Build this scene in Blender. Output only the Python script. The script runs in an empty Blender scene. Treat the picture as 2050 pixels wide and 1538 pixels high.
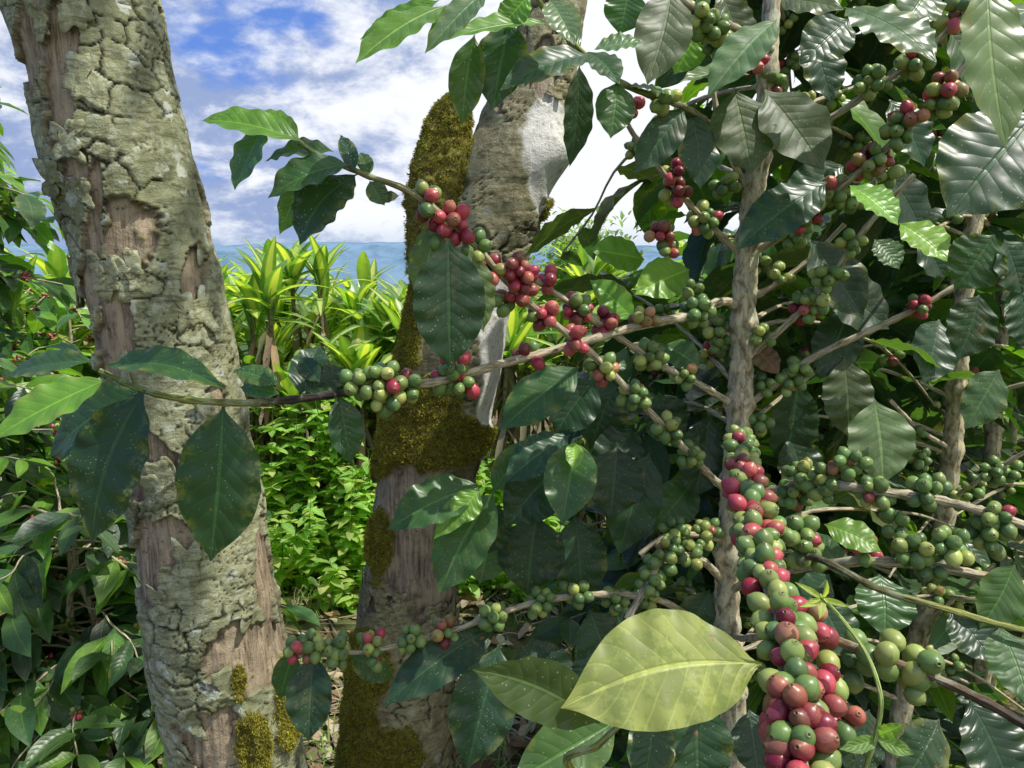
import bpy, math, random
import numpy as np
from mathutils import Vector
random.seed(7); R=np.random.RandomState(11)
sc=bpy.context.scene
sc.view_settings.view_transform='Standard'; sc.view_settings.look='None'; sc.view_settings.exposure=0
# ---------------- camera
CAMZ=1.5; PITCH=math.radians(9.5); F=1480.0
cam=bpy.data.cameras.new("camera"); cam.lens=26; cam.sensor_width=36; cam.clip_start=0.02; cam.clip_end=30000
co=bpy.data.objects.new("camera",cam); sc.collection.objects.link(co)
co.location=(0,0,CAMZ); co.rotation_euler=(math.radians(90)-PITCH,0,0); sc.camera=co
cp,sp=math.cos(PITCH),math.sin(PITCH)
def W(px,py,Y):
    sx=(px-1025)/F; sy=(769-py)/F
    d=np.array([sx,cp+sy*sp,-sp+sy*cp]); t=Y/d[1]
    return np.array([0,0,CAMZ])+d*t
def dep(py,Y):
    sy=(769-py)/F
    return Y/(cp+sy*sp)
def proj(P):
    q=P-np.array([0,0,CAMZ]); dz=q[...,1]*cp-q[...,2]*sp; u=q[...,1]*sp+q[...,2]*cp
    return 1025+F*q[...,0]/dz, 769-F*u/dz
# ---------------- noise
def _h(ix,iy,iz,s):
    n=(ix.astype(np.int64)*374761393+iy.astype(np.int64)*668265263+iz.astype(np.int64)*1274126177+s*974634777)&0xffffffff
    n=((n^(n>>13))*1274126177)&0xffffffff
    n=((n^(n>>16))*2246822519)&0xffffffff
    return ((n^(n>>15))&0xffff)/65535.0
def vn(p,sc_=1.0,seed=0):
    q=p*sc_+seed*7.31+1000.0; i=np.floor(q).astype(np.int64); f=q-i; f=f*f*(3-2*f); r=0
    for dx in(0,1):
        for dy in(0,1):
            for dz in(0,1):
                w=(f[...,0] if dx else 1-f[...,0])*(f[...,1] if dy else 1-f[...,1])*(f[...,2] if dz else 1-f[...,2])
                r=r+w*_h(i[...,0]+dx,i[...,1]+dy,i[...,2]+dz,seed)
    return r
def fbm(p,sc_=1.0,seed=0,o=4):
    r=0;a=.5;t=0
    for k in range(o):
        r=r+a*vn(p,sc_*2**k,seed+k*13); t+=a; a*=.5
    return r/t
def worley(a,b,seed=0):
    ia=np.floor(a).astype(np.int64); ib=np.floor(b).astype(np.int64); f1=np.full(a.shape,9.); f2=np.full(a.shape,9.); z=np.zeros_like(ia); cid=np.zeros(a.shape)
    for dx in(-1,0,1):
        for dy in(-1,0,1):
            jx=ia+dx; jy=ib+dy
            cx=jx+.1+.8*_h(jx,jy,z,seed); cy=jy+.1+.8*_h(jx,jy,z+5,seed)
            d=np.hypot(a-cx,b-cy); c=_h(jx,jy,z+9,seed)
            cl=d<f1; f2=np.where(cl,f1,np.minimum(f2,d)); cid=np.where(cl,c,cid); f1=np.where(cl,d,f1)
    return f1,f2,cid
def sstep(a,b,x):
    t=np.clip((x-a)/(b-a),0,1); return t*t*(3-2*t)
# ---------------- mesh accumulator
class Acc:
    def __init__(s): s.v=[];s.q=[];s.t=[];s.uv=[];s.c=[];s.n=0
    def add(s,v,q=None,uv=None,c=(1,1,1,1),t=None):
        v=np.asarray(v,float).reshape(-1,3); n=len(v)
        if q is not None and len(q): s.q.append(np.asarray(q)+s.n)
        if t is not None and len(t): s.t.append(np.asarray(t)+s.n)
        s.v.append(v); s.uv.append(np.zeros((n,2)) if uv is None else np.asarray(uv,float).reshape(-1,2))
        c=np.asarray(c,float)
        s.c.append(np.tile(c,(n,1)) if c.ndim==1 else c.reshape(-1,4)); s.n+=n
    def build(s,name,mat,parent=None,smooth=True):
        me=bpy.data.meshes.new(name)
        if not s.v: s.add([[0,0,0]])
        v=np.concatenate(s.v); me.vertices.add(len(v)); me.vertices.foreach_set("co",v.astype(np.float32).ravel())
        q=np.concatenate(s.q).reshape(-1,4) if s.q else np.zeros((0,4),int)
        t=np.concatenate(s.t).reshape(-1,3) if s.t else np.zeros((0,3),int)
        vi=np.concatenate([q.ravel(),t.ravel()]).astype(np.int32)
        me.loops.add(len(vi)); me.loops.foreach_set("vertex_index",vi)
        me.polygons.add(len(q)+len(t))
        ls=np.concatenate([np.arange(len(q))*4,len(q)*4+np.arange(len(t))*3]).astype(np.int32)
        me.polygons.foreach_set("loop_start",ls)
        me.update(calc_edges=True)
        uvl=me.uv_layers.new(name="UVMap"); uv=np.concatenate(s.uv)
        uvl.data.foreach_set("uv",uv[vi].astype(np.float32).ravel())
        ca=me.color_attributes.new(name="Col",type='FLOAT_COLOR',domain='POINT')
        ca.data.foreach_set("color",np.concatenate(s.c).astype(np.float32).ravel())
        if smooth: me.polygons.foreach_set("use_smooth",np.ones(len(me.polygons),bool))
        me.materials.append(mat); me.validate()
        o=bpy.data.objects.new(name,me); sc.collection.objects.link(o)
        if parent: o.parent=parent
        return o
def empty(name,loc=(0,0,0)):
    e=bpy.data.objects.new(name,None); sc.collection.objects.link(e); e.empty_display_size=.1; return e
# ---------------- node helper
class NT:
    def __init__(s,name):
        s.m=bpy.data.materials.new(name); s.m.use_nodes=True; s.t=s.m.node_tree; s.t.nodes.clear(); s.out=s.n('ShaderNodeOutputMaterial')
    def n(s,t,**k):
        x=s.t.nodes.new(t)
        for a,b in k.items(): setattr(x,a,b)
        return x
    def l(s,a,b): s.t.links.new(a,b)
    def set(s,sock,v):
        if isinstance(v,bpy.types.NodeSocket): s.l(v,sock)
        else: sock.default_value=v
    def math(s,op,a,b=0.0,c=None,clamp=False):
        x=s.n('ShaderNodeMath',operation=op); x.use_clamp=clamp; s.set(x.inputs[0],a); s.set(x.inputs[1],b)
        if c is not None: s.set(x.inputs[2],c)
        return x.outputs[0]
    def mr(s,v,a,b,c=0.,d=1.):
        x=s.n('ShaderNodeMapRange'); x.interpolation_type='SMOOTHSTEP'; s.set(x.inputs[0],v)
        for i,q in enumerate((a,b,c,d)): x.inputs[i+1].default_value=q
        return x.outputs[0]
    def mix(s,f,a,b,bt='MIX'):
        x=s.n('ShaderNodeMix',data_type='RGBA',blend_type=bt); s.set(x.inputs[0],f)
        for k,q in ((6,a),(7,b)):
            if isinstance(q,tuple) and len(q)==3:q=q+(1,)
            s.set(x.inputs[k],q)
        return x.outputs[2]
    def noise(s,vec,scale,detail=4,rough=.55,dist=0):
        x=s.n('ShaderNodeTexNoise'); s.l(vec,x.inputs['Vector']); x.inputs['Scale'].default_value=scale; x.inputs['Detail'].default_value=detail; x.inputs['Roughness'].default_value=rough; x.inputs['Distortion'].default_value=dist
        return x.outputs[0]
    def vor(s,vec,scale,feature='F1'):
        x=s.n('ShaderNodeTexVoronoi',feature=feature); s.l(vec,x.inputs['Vector']); x.inputs['Scale'].default_value=scale
        return x.outputs[0]
    def mapping(s,vec,scale):
        x=s.n('ShaderNodeMapping'); s.l(vec,x.inputs[0]); x.inputs['Scale'].default_value=scale; return x.outputs[0]
    def bump(s,h,st,dist):
        x=s.n('ShaderNodeBump'); x.inputs['Strength'].default_value=st; x.inputs['Distance'].default_value=dist; s.l(h,x.inputs['Height']); return x.outputs[0]
    def attr(s):
        x=s.n('ShaderNodeAttribute'); x.attribute_name='Col'; return x
    def obj(s): return s.n('ShaderNodeTexCoord').outputs['Object']
    def bsdf(s,color,rough=.6,spec=.5,normal=None):
        b=s.n('ShaderNodeBsdfPrincipled'); s.set(b.inputs['Base Color'],color if not(isinstance(color,tuple) and len(color)==3) else color+(1,)); s.set(b.inputs['Roughness'],rough); s.set(b.inputs['Specular IOR Level'],spec)
        if normal: s.l(normal,b.inputs['Normal'])
        return b
def leaf_mat(name,veins=10,rough=.33,transl=.3,stripe=False):
    N=NT(name); at=N.attr(); uv=N.n('ShaderNodeUVMap').outputs[0]; sx=N.n('ShaderNodeSeparateXYZ'); N.l(uv,sx.inputs[0]); U,V=sx.outputs[0],sx.outputs[1]
    ob=N.obj(); a=N.math('MULTIPLY',N.math('ABSOLUTE',N.math('SUBTRACT',U,.5)),2.)
    base=at.outputs['Color']; al=at.outputs['Alpha']
    n1=N.noise(ob,28,2)
    c=N.mix(1.,base,N.mix(n1,(.62,.62,.66),(1.35,1.3,1.15)),'MULTIPLY')
    if stripe:
        m=N.math('MULTIPLY',N.mr(a,.6,.3),N.mr(al,.2,.5,.15,1.))
        c=N.mix(m,c,(.50,.54,.15)); h=N.noise(N.mapping(uv,(18,.6,1)),1.,1); nm=N.bump(h,.3,.001)
    else:
        ph=N.math('ADD',N.math('SUBTRACT',N.math('MULTIPLY',V,float(veins)),N.math('MULTIPLY',a,1.9)),N.math('ADD',N.math('MULTIPLY',al,9.),N.math('MULTIPLY',n1,.7)))
        fr=N.math('ABSOLUTE',N.math('SUBTRACT',N.math('FRACT',ph),.5))
        vm=N.mr(fr,.43,.495); mid=N.mr(a,.07,.025)
        vv=N.math('MAXIMUM',N.math('MULTIPLY',vm,.3),N.math('MULTIPLY',mid,.8))
        nd=N.noise(ob,42,4,.75)
        mt=N.math('MULTIPLY',N.math('MULTIPLY',N.mr(nd,.44,.56),N.mr(al,.45,.9)),.75)
        c=N.mix(mt,c,N.mix(1.,c,(.58,.70,.55),'MULTIPLY'))
        c=N.mix(N.math('MULTIPLY',vv,.65),c,N.mix(1.,base,(2.2,2.1,1.9),'MULTIPLY'))
        pill=N.math('SUBTRACT',1.,N.math('POWER',N.math('MULTIPLY',fr,2.),2.2))
        pill=N.math('MULTIPLY',pill,N.mr(a,1.,.5,.15,1.))
        h=N.math('ADD',N.math('SUBTRACT',N.math('MULTIPLY',pill,.5),mid),N.math('MULTIPLY',n1,1.8))
        nm=N.bump(h,.42,.0015)
        sp_=N.math('MULTIPLY',N.mr(N.vor(ob,240),.19,.08),N.mr(n1,.40,.58))
        c=N.mix(N.math('MULTIPLY',sp_,.75),c,(.42,.45,.40))
        dirt=N.math('MULTIPLY',N.math('MULTIPLY',N.mr(nd,.5,.62),N.mr(al,.5,.9)),.5)
        c=N.mix(dirt,c,N.mix(.55,base,(.19,.18,.09)))
        ed=N.math('MULTIPLY',N.math('MULTIPLY',N.mr(a,.5,1.),N.mr(nd,.48,.6)),N.mr(al,.5,.35))
        c=N.mix(N.math('MULTIPLY',ed,.55),c,(.26,.26,.06))
        c=N.mix(N.math('MULTIPLY',N.mr(nd,.675,.70),.9),c,(.25,.14,.07))
    rg=N.math('ADD',N.math('ADD',N.math('MULTIPLY',n1,.25),rough-.1),N.math('MULTIPLY',N.mr(al,.6,1.),.14))
    b=N.bsdf(c,rg,.5,nm)
    tr=N.n('ShaderNodeBsdfTranslucent'); tc=N.mix(1.,c,(2.7,2.8,.8),'MULTIPLY'); N.l(tc,tr.inputs[0])
    ms=N.n('ShaderNodeMixShader'); ms.inputs[0].default_value=transl; N.l(b.outputs[0],ms.inputs[1]); N.l(tr.outputs[0],ms.inputs[2]); N.l(ms.outputs[0],N.out.inputs[0])
    return N.m
M_leaf=leaf_mat("coffee_leaf"); M_weed=leaf_mat("weed_leaf",6,.5,.4); M_drac=leaf_mat("dracaena_leaf",10,.33,.35,True)
def stem_mat():
    N=NT("coffee_bark"); at=N.attr(); uv=N.n('ShaderNodeUVMap').outputs[0]; ob=N.obj()
    st=N.noise(N.mapping(uv,(9,45,1)),1.,4,.65,.4); n2=N.noise(ob,70,3)
    c=N.mix(1.,at.outputs['Color'],N.mix(N.mr(st,.32,.66),(.34,.31,.26),(1.4,1.37,1.3)),'MULTIPLY')
    c=N.mix(N.math('MULTIPLY',N.mr(n2,.5,.64),at.outputs['Alpha']),c,(.42,.44,.34))
    b=N.bsdf(c,.8,.25,N.bump(N.math('ADD',st,N.math('MULTIPLY',n2,.4)),.8,.002)); N.l(b.outputs[0],N.out.inputs[0]); return N.m
M_stem=stem_mat()
def berry_mat():
    N=NT("coffee_cherry_skin"); at=N.attr(); ob=N.obj()
    n1=N.noise(ob,90,3,.6)
    c=N.mix(1.,at.outputs['Color'],N.mix(n1,(.62,.64,.62),(1.34,1.3,1.28)),'MULTIPLY')
    c=N.mix(N.math('MULTIPLY',N.mr(N.vor(ob,600),.2,.1),.3),c,(.5,.48,.35))
    rg=N.math('ADD',N.math('MULTIPLY',n1,.35),.2)
    b=N.bsdf(c,rg,.45,N.bump(n1,.25,.001))
    N.l(b.outputs[0],N.out.inputs[0]); return N.m
M_berry=berry_mat()
def trunk_mat(name,p1,p2,lich,w1,w2,pk):
    N=NT(name); at=N.attr(); s=N.n('ShaderNodeSeparateColor'); N.l(at.outputs['Color'],s.inputs[0]); plate,crack,moss=s.outputs; white=at.outputs['Alpha']
    ob=N.obj()
    n1=N.noise(ob,11,4,.6); n2=N.noise(ob,75,5,.7); n3=N.noise(ob,330,2,.6); hz=N.noise(N.mapping(ob,(22,22,90)),1.,4,.7,1.); n0=N.noise(ob,5.5,3,.6)
    P=N.mix(N.mr(n1,.3,.7),p1,p2)
    P=N.mix(N.math('MULTIPLY',N.mr(n2,.47,.6),.7),P,lich)
    P=N.mix(N.math('MULTIPLY',N.mr(hz,.52,.38),.7),P,N.mix(1.,P,(.36,.33,.29),'MULTIPLY'))
    P=N.mix(N.mr(n0,.5,.64),P,N.mix(1.,P,(.60,.62,.58),'MULTIPLY'))
    pv=N.math('ADD',N.vor(ob,24),N.math('MULTIPLY',N.math('SUBTRACT',n2,.5),1.1))
    pale=N.math('MULTIPLY',N.mr(pv,.30,.2),N.mr(n1,.42,.56)); P=N.mix(N.math('MULTIPLY',pale,pk),P,(.50,.54,.46))
    fb=N.noise(N.mapping(ob,(130,130,9)),1.,4,.7,.6)
    Wd=N.mix(N.mr(fb,.33,.66),w2,w1); Wd=N.mix(N.math('MULTIPLY',N.mr(n1,.45,.65),.7),Wd,(.46,.38,.26))
    Wd=N.mix(N.math('MULTIPLY',N.mr(n2,.56,.7),.8),Wd,(.06,.04,.025))
    c=N.mix(plate,Wd,P)
    wc=N.mix(N.mr(n2,.48,.72),(.78,.76,.70),(.42,.40,.33)); c=N.mix(white,c,wc)
    c=N.mix(N.math('MULTIPLY',crack,.95),c,(.018,.014,.010))  # this channel holds cracks and painted shade beside plate rims
    mc=N.mix(N.mr(n2,.35,.65),(.08,.065,.02),(.20,.195,.035)); c=N.mix(moss,c,mc)
    h=N.math('ADD',N.math('MULTIPLY',n2,1.),N.math('ADD',N.math('MULTIPLY',n3,.5),N.math('MULTIPLY',fb,.5)))
    b=N.bsdf(c,.85,.2,N.bump(h,.8,.003)); N.l(b.outputs[0],N.out.inputs[0]); return N.m
M_tr1=trunk_mat("lichen_bark",(.23,.24,.135),(.38,.385,.22),(.45,.48,.34),(.42,.34,.235),(.15,.11,.072),.75)
M_tr2=trunk_mat("mossy_bark",(.22,.195,.115),(.36,.325,.19),(.40,.40,.24),(.38,.32,.25),(.12,.095,.075),.4)
def simple_mat(name,rough=.8,tr=0):
    N=NT(name); at=N.attr(); n=N.noise(N.obj(),60,3)
    c=N.mix(1.,at.outputs['Color'],N.mix(n,(.6,.6,.6),(1.35,1.35,1.35)),'MULTIPLY'); b=N.bsdf(c,rough,.3)
    if tr:
        t=N.n('ShaderNodeBsdfTranslucent'); N.l(c,t.inputs[0]); m=N.n('ShaderNodeMixShader'); m.inputs[0].default_value=tr; N.l(b.outputs[0],m.inputs[1]); N.l(t.outputs[0],m.inputs[2]); N.l(m.outputs[0],N.out.inputs[0])
    else: N.l(b.outputs[0],N.out.inputs[0])
    return N.m
M_moss=simple_mat("moss",.9,.3); M_grass=simple_mat("grass_blade",.6,.35); M_litter=simple_mat("dry_leaf",.8,.1)
# ---------------- leaf geometry
_k=np.array([0,.03,.07,.15,.25,.35,.48,.6,.72,.82,.89,.94,.975,1.]); _w=np.array([.035,.04,.2,.55,.82,.95,1.,.96,.80,.55,.31,.14,.055,.0])
_tt=np.linspace(0,1,201); COF=np.interp(_tt,_k,_w); COF[4:-4]=np.convolve(COF,np.ones(9)/9,'same')[4:-4]
STRAP=np.interp(_tt,[0,.1,.35,.65,.87,1],[.45,.7,1,.9,.45,0])
OVAL=np.interp(_tt,[0,.08,.2,.45,.7,.9,1],[.05,.1,.75,1,.75,.3,0])
_fc={}
def faces(nu,nv):
    if (nu,nv) not in _fc:
        i=np.arange(nv)[:,None]*(nu+1)+np.arange(nu)[None,:]
        _fc[(nu,nv)]=np.stack([i,i+1,i+nu+2,i+nu+1],-1).reshape(-1,4)
    return _fc[(nu,nv)]
def nz(v): return v/(np.linalg.norm(v)+1e-9)
def leaf(acc,b,t,w,nh,bend=.1,nu=4,nv=10,col=(.03,.07,.03),al=None,wave=.05,fold=.3,nw=6,prof=COF,curve=0,cup=0):
    b=np.asarray(b,float);t=np.asarray(t,float);d=t-b;L=np.linalg.norm(d);T0=d/L
    nh=np.asarray(nh,float); N0=nh-T0*np.dot(nh,T0)
    if np.linalg.norm(N0)<1e-3:N0=np.array([.3,-.5,.7])-T0*np.dot([.3,-.5,.7],T0)
    N0=nz(N0); S=np.cross(T0,N0); P=(b+t)/2+N0*bend*L
    tt=np.linspace(0,1,nv+1)[:,None]
    C=(1-tt)**2*b+2*tt*(1-tt)*P+tt**2*t+S*curve*L*np.sin(np.pi*tt)
    T=2*(1-tt)*(P-b)+2*tt*(t-P); T/=np.linalg.norm(T,axis=1)[:,None]; Nn=np.cross(np.tile(S,(nv+1,1)),T)
    hw=(w/2*np.interp(tt[:,0],_tt,prof))[:,None]; s=np.linspace(-1,1,nu+1)[None,:]
    ph=random.random()*6.28; ph2=random.random()*6.28
    wav=wave*w*np.abs(s)**1.6*(np.sin(2*np.pi*nw*tt+np.where(s>0,ph,ph2))+.6*np.sin(2*np.pi*nw*.43*tt+ph2))*np.sin(np.pi*np.clip(tt,0,1))**.5
    lat=s*hw*math.cos(fold); up=np.abs(s)*hw*math.sin(fold)-cup*(s**2)*hw+wav
    V=C[:,None,:]+S*lat[...,None]+Nn[:,None,:]*up[...,None]
    uv=np.stack([np.broadcast_to(s*.5+.5,lat.shape),np.broadcast_to(tt,lat.shape)],-1)
    acc.add(V,faces(nu,nv),uv,(*col,random.random() if al is None else al))
def jit(c,a=.25):
    k=1+(random.random()*2-1)*a; return (c[0]*k*(1+(random.random()-.5)*a),c[1]*k,c[2]*k*(1+(random.random()-.5)*a))
def cat(pts,n=8):
    P=np.asarray(pts,float); E=np.vstack([2*P[0]-P[1],P,2*P[-1]-P[-2]]); o=[]
    for i in range(1,len(E)-2):
        p0,p1,p2,p3=E[i-1:i+3]
        for t in np.linspace(0,1,n,endpoint=False): o.append(.5*((2*p1)+(-p0+p2)*t+(2*p0-5*p1+4*p2-p3)*t*t+(-p0+3*p1-3*p2+p3)*t**3))
    o.append(P[-1]); return np.array(o)
def tube(acc,P,r,ns=8,col=(.3,.25,.17),al=0.3,knob=0,rough=.06):
    P=np.asarray(P,float); n=len(P); r=np.interp(np.linspace(0,1,n),np.linspace(0,1,len(r)),r) if hasattr(r,'__len__') else np.full(n,r)
    T=np.gradient(P,axis=0); T/=np.linalg.norm(T,axis=1)[:,None]+1e-9
    A=np.array([0,0,1.]) if abs(T[0][2])<.9 else np.array([1.,0,0]); X=nz(np.cross(T[0],A)); Xs=[]
    for i in range(n): X=nz(X-T[i]*np.dot(X,T[i])); Xs.append(X)
    Xs=np.array(Xs); Ys=np.cross(T,Xs); L=np.concatenate([[0],np.cumsum(np.linalg.norm(np.diff(P,axis=0),axis=1))])
    if knob: 
        k=(L/knob+random.random())%1; r=r*(1+.28*np.exp(-((k-.5)/.09)**2))
    th=np.linspace(0,2*np.pi,ns+1)
    rr=r[:,None]*(1+rough*(R.rand(n,ns+1)-.5)*2); rr[:,-1]=rr[:,0]
    V=P[:,None,:]+Xs[:,None,:]*(np.cos(th)*rr)[...,None]+Ys[:,None,:]*(np.sin(th)*rr)[...,None]
    uv=np.stack([np.broadcast_to(th/(2*np.pi),(n,ns+1)),np.broadcast_to(L[:,None],(n,ns+1))],-1)
    c=np.asarray(col,float)
    if c.ndim==1: cc=(*c,al)
    else:
        ci=np.stack([np.interp(np.linspace(0,1,n),np.linspace(0,1,len(c)),c[:,k]) for k in range(3)]+[np.full(n,al)],-1); cc=np.repeat(ci[:,None,:],ns+1,1)
    acc.add(V,faces(ns,n-1),uv,cc)
# ---------------- berries
def berry_tpl(ns,hi):
    if hi: pr=[(-1.0,.0),(-.96,.28),(-.8,.62),(-.45,.9),(0,1.),(.4,.93),(.72,.7),(.92,.42),(1.0,.27),(1.07,.22),(1.08,.15),(.97,.08),(.96,0)]
    else: pr=[(-1.,.0),(-.75,.65),(0,1.),(.7,.72),(1.02,.2),(1.0,0)]
    th=np.linspace(0,2*np.pi,ns+1); V=np.array([[[p[1]*math.cos(a),p[1]*math.sin(a),p[0]*1.08] for a in th] for p in pr])
    return V,len(pr)
BH=berry_tpl(14,True); BL=berry_tpl(7,False)
GR=(.14,.235,.062); GD=(.085,.16,.048); YG=(.33,.38,.10); RD=(.24,.016,.038); RB=(.44,.065,.085); OR=(.46,.23,.11); BRN=(.26,.14,.06)
def bcol(red):
    if random.random()<red: return random.choice([RD,RD,RB,RB,RB,(.14,.012,.028)]),random.choice([RD,RB,BRN,OR])
    k=random.random()
    if k<.06+red*.6: return random.choice([OR,YG,BRN,RB,YG]),random.choice([GR,RD,YG])
    return random.choice([GR,GR,GD,GR,YG]),random.choice([GR,YG,GD])
def berry(acc,c,ax,r,red,hi=True):
    V,n=BH if hi else BL; ax=nz(ax); A=np.array([0,0,1.]) if abs(ax[2])<.9 else np.array([1.,0,0]); X=nz(np.cross(ax,A)); Yv=np.cross(ax,X)
    e=1+random.uniform(-.06,.12)
    Vw=c+(V[...,0:1]*X+V[...,1:2]*Yv+V[...,2:3]*ax*e)*r
    a,b=bcol(red); a=np.array(jit(a,.2)); b=np.array(jit(b,.2)); m=V.shape[1]
    f=np.clip((V[...,2]+.6*np.cos(np.arange(m)/(m-1)*2*np.pi+random.random()*6)[None,:])*.5+.2,0,1)[...,None]
    cc=a*(1-f*.6)+b*f*.6
    if hi: cc[-5:]=cc[-5:]*.6+np.array([.12,.09,.04])*.4; cc[-2:]=(.05,.03,.015)
    else: cc[-1:]=(.07,.05,.02)
    cc=np.concatenate([cc,np.ones(cc.shape[:2]+(1,))],-1)
    acc.add(Vw,faces(m-1,n-1),None,cc)
def cluster(acc,c,ax,n,red,r=.0075,hi=True,sp=None,br=.004):
    ax=nz(ax); A=np.array([0,0,1.]) if abs(ax[2])<.9 else np.array([1.,0,0]); X=nz(np.cross(ax,A)); Yv=np.cross(ax,X)
    ext=(.6+n*.075)*r*1.25 if sp is None else sp
    P=R.randn(n,3)*.3; P[:,2]=R.uniform(-1,1,n)*ext; P[:,:2]*=r*3
    rad=r*R.uniform(.84,1.12,n)
    for it in range(40):
        D=P[:,None]-P[None]; d=np.linalg.norm(D,axis=-1)+1e-6; mn=(rad[:,None]+rad[None])*.97; ov=np.clip(mn-d,0,None); np.fill_diagonal(ov,0)
        P+=(D/d[...,None]*ov[...,None]).sum(1)*.4
        rr=np.linalg.norm(P[:,:2],axis=1)+1e-6; mnr=br+rad*.9; P[:,:2]*=np.where(rr<mnr,mnr/rr,1-.06*(rr-mnr)/rr)[:,None]; P[:,2]*=.985
    for i in range(n):
        w=c+X*P[i,0]+Yv*P[i,1]+ax*P[i,2]; o=X*P[i,0]+Yv*P[i,1]+ax*P[i,2]*.6+R.randn(3)*.003
        berry(acc,w,o,rad[i],red,hi)
# ---------------- palette
PAL={'D':(.030,.074,.034),'M':(.055,.128,.038),'B':(.13,.28,.035),'Y':(.28,.34,.10),'P':(.12,.20,.09),'O':(.075,.11,.045),'N':(.18,.36,.05),'X':(.20,.11,.06)}
# ================= MAIN COFFEE PLANT =================
main=empty("coffee_plant"); St=Acc(); Lf=Acc(); Be=Acc()
BR=[]
WOOD=(.42,.37,.26); GRN=(.15,.20,.06); YGS=(.27,.30,.09)
def hb(pts,r0,r1,col=WOOD,knob=.035,acc=None,ns=9,al=.35):
    P=cat([W(*p) for p in pts],10); q=cat(pts,10); BR.append((q,P))
    tube(acc or St,P,[r0,r1],ns,col,al,knob)
    return P
stemA=[(1560,-250,1.03),(1545,0,1.02),(1530,230,1.0),(1507,400,1.0),(1492,560,1.0),(1486,700,1.0),(1478,850,1.0),(1462,1050,1.0),(1455,1250,1.01),(1466,1538,1.02)]
PA=[W(*p) for p in stemA]; PA.append(np.array([PA[-1][0]+.01,1.04,-.05])); PAc=cat(PA,22)
tube(St,PAc,[.0085,.011,.0125,.0145,.0155,.016,.0165,.017,.0175,.019,.022],16,(.47,.42,.29),.65,.11,.09)
b1=[(1478,618,1.0),(1460,605,.99),(1430,608,.97),(1390,630,.95),(1270,655,.9),(1150,690,.86),(1000,730,.82),(870,765,.78),(750,775,.76),(680,788,.76),(560,803,.75),(460,807,.75),(350,797,.75),(270,775,.75),(200,742,.75)]
hb(b1,.0062,.003,[WOOD]*8+[(.22,.17,.1),(.03,.025,.02),(.05,.04,.03),YGS,YGS,GRN,GRN])
b2=[(1455,985,1.0),(1400,930,.96),(1300,825,.9),(1180,705,.84),(1050,600,.8),(940,480,.77),(830,390,.75),(730,350,.73),(640,312,.72),(600,285,.72)]
hb(b2,.005,.0022,[WOOD]*5+[(.25,.24,.12),GRN,GRN])
hb([(1470,812,1.0),(1400,770,.97),(1330,735,.95),(1230,670,.9),(1130,600,.86),(1070,560,.84)],.005,.003)
hb([(1478,505,1.0),(1400,430,.98),(1330,350,.96),(1265,265,.94),(1240,200,.93)],.0045,.0028)
hb([(1500,808,1.0),(1620,720,.98),(1720,672,.96),(1820,625,.95),(1905,578,.94),(2000,520,.94)],.005,.0032)
hb([(1497,716,1.0),(1580,645,.95),(1660,560,.92),(1715,480,.9),(1760,425,.89),(1830,350,.88)],.0045,.0028)
hb([(1505,508,1.0),(1600,450,.95),(1680,378,.92),(1760,310,.9),(1830,245,.88),(1900,170,.86),(1960,90,.85)],.0048,.003)
hb([(1500,600,1.0),(1560,565,1.0),(1620,520,1.0),(1690,450,1.0)],.0045,.003)
hb([(1505,395,1.0),(1465,320,1.0),(1440,240,1.0),(1420,150,1.0)],.0045,.003)
hb([(1530,300,1.0),(1640,250,.95),(1740,185,.92),(1830,120,.9),(1950,15,.88),(2010,-60,.87)],.0045,.003)
hb([(1545,100,1.0),(1480,60,.95),(1400,20,.9),(1330,-20,.9)],.0045,.003)
hb([(1475,690,1.0),(1430,640,1.02),(1400,600,1.05)],.005,.003)
bT=[(1478,330,1.0),(1430,260,.93),(1370,215,.86),(1250,170,.82),(1160,100,.8),(1090,20,.78),(1060,-40,.77)]
hb(bT,.004,.0024,[WOOD,(.2,.2,.1),GRN,YGS,GRN])
b11=[(1478,860,1.0),(1482,885,.82),(1490,960,.68),(1510,1050,.6),(1530,1150,.53),(1565,1260,.46),(1590,1380,.41),(1605,1500,.38),(1610,1640,.36)]
hb(b11,.0055,.0035)
b12=[(1440,1290,1.0),(1340,1210,.98),(1230,1190,.95),(1100,1200,.93),(1000,1228,.91),(900,1265,.9),(800,1292,.88),(700,1307,.87),(590,1312,.86)]
hb(b12,.005,.0028)
hb([(1445,1160,1.0),(1400,1120,.95),(1330,1115,.88),(1290,1180,.85),(1255,1240,.83)],.0055,.004)
hb([(1445,1080,1.0),(1380,1070,.96),(1330,1075,.93),(1280,1110,.92)],.0045,.003)
hb([(1468,1010,1.0),(1540,985,.92),(1640,970,.85),(1750,982,.8),(1880,1002,.78),(1970,1025,.76),(2080,1062,.75)],.006,.0045)
hb([(1465,1180,1.0),(1540,1150,.9),(1640,1132,.8),(1750,1124,.75),(1900,1140,.72),(2080,1178,.7)],.006,.0045)
hb([(1470,1275,1.0),(1500,1278,.65),(1580,1262,.5),(1650,1275,.48),(1700,1292,.47),(1800,1330,.45),(1900,1370,.44),(1990,1415,.43),(2080,1470,.42)],.0035,.003,[WOOD,(.26,.19,.12),(.26,.19,.12),(.12,.09,.06),(.04,.03,.03)])
hb([(1560,1110,.85),(1640,1120,.6),(1760,1180,.57),(1880,1215,.55),(2000,1250,.54),(2090,1270,.53)],.003,.0022,[(.08,.06,.05),(.1,.1,.05),YGS,YGS])
hb([(1600,1900,.8),(1400,1700,.6),(1150,1545,.46),(1200,1490,.44),(1262,1430,.43)],.004,.0018,YGS,0)
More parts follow.
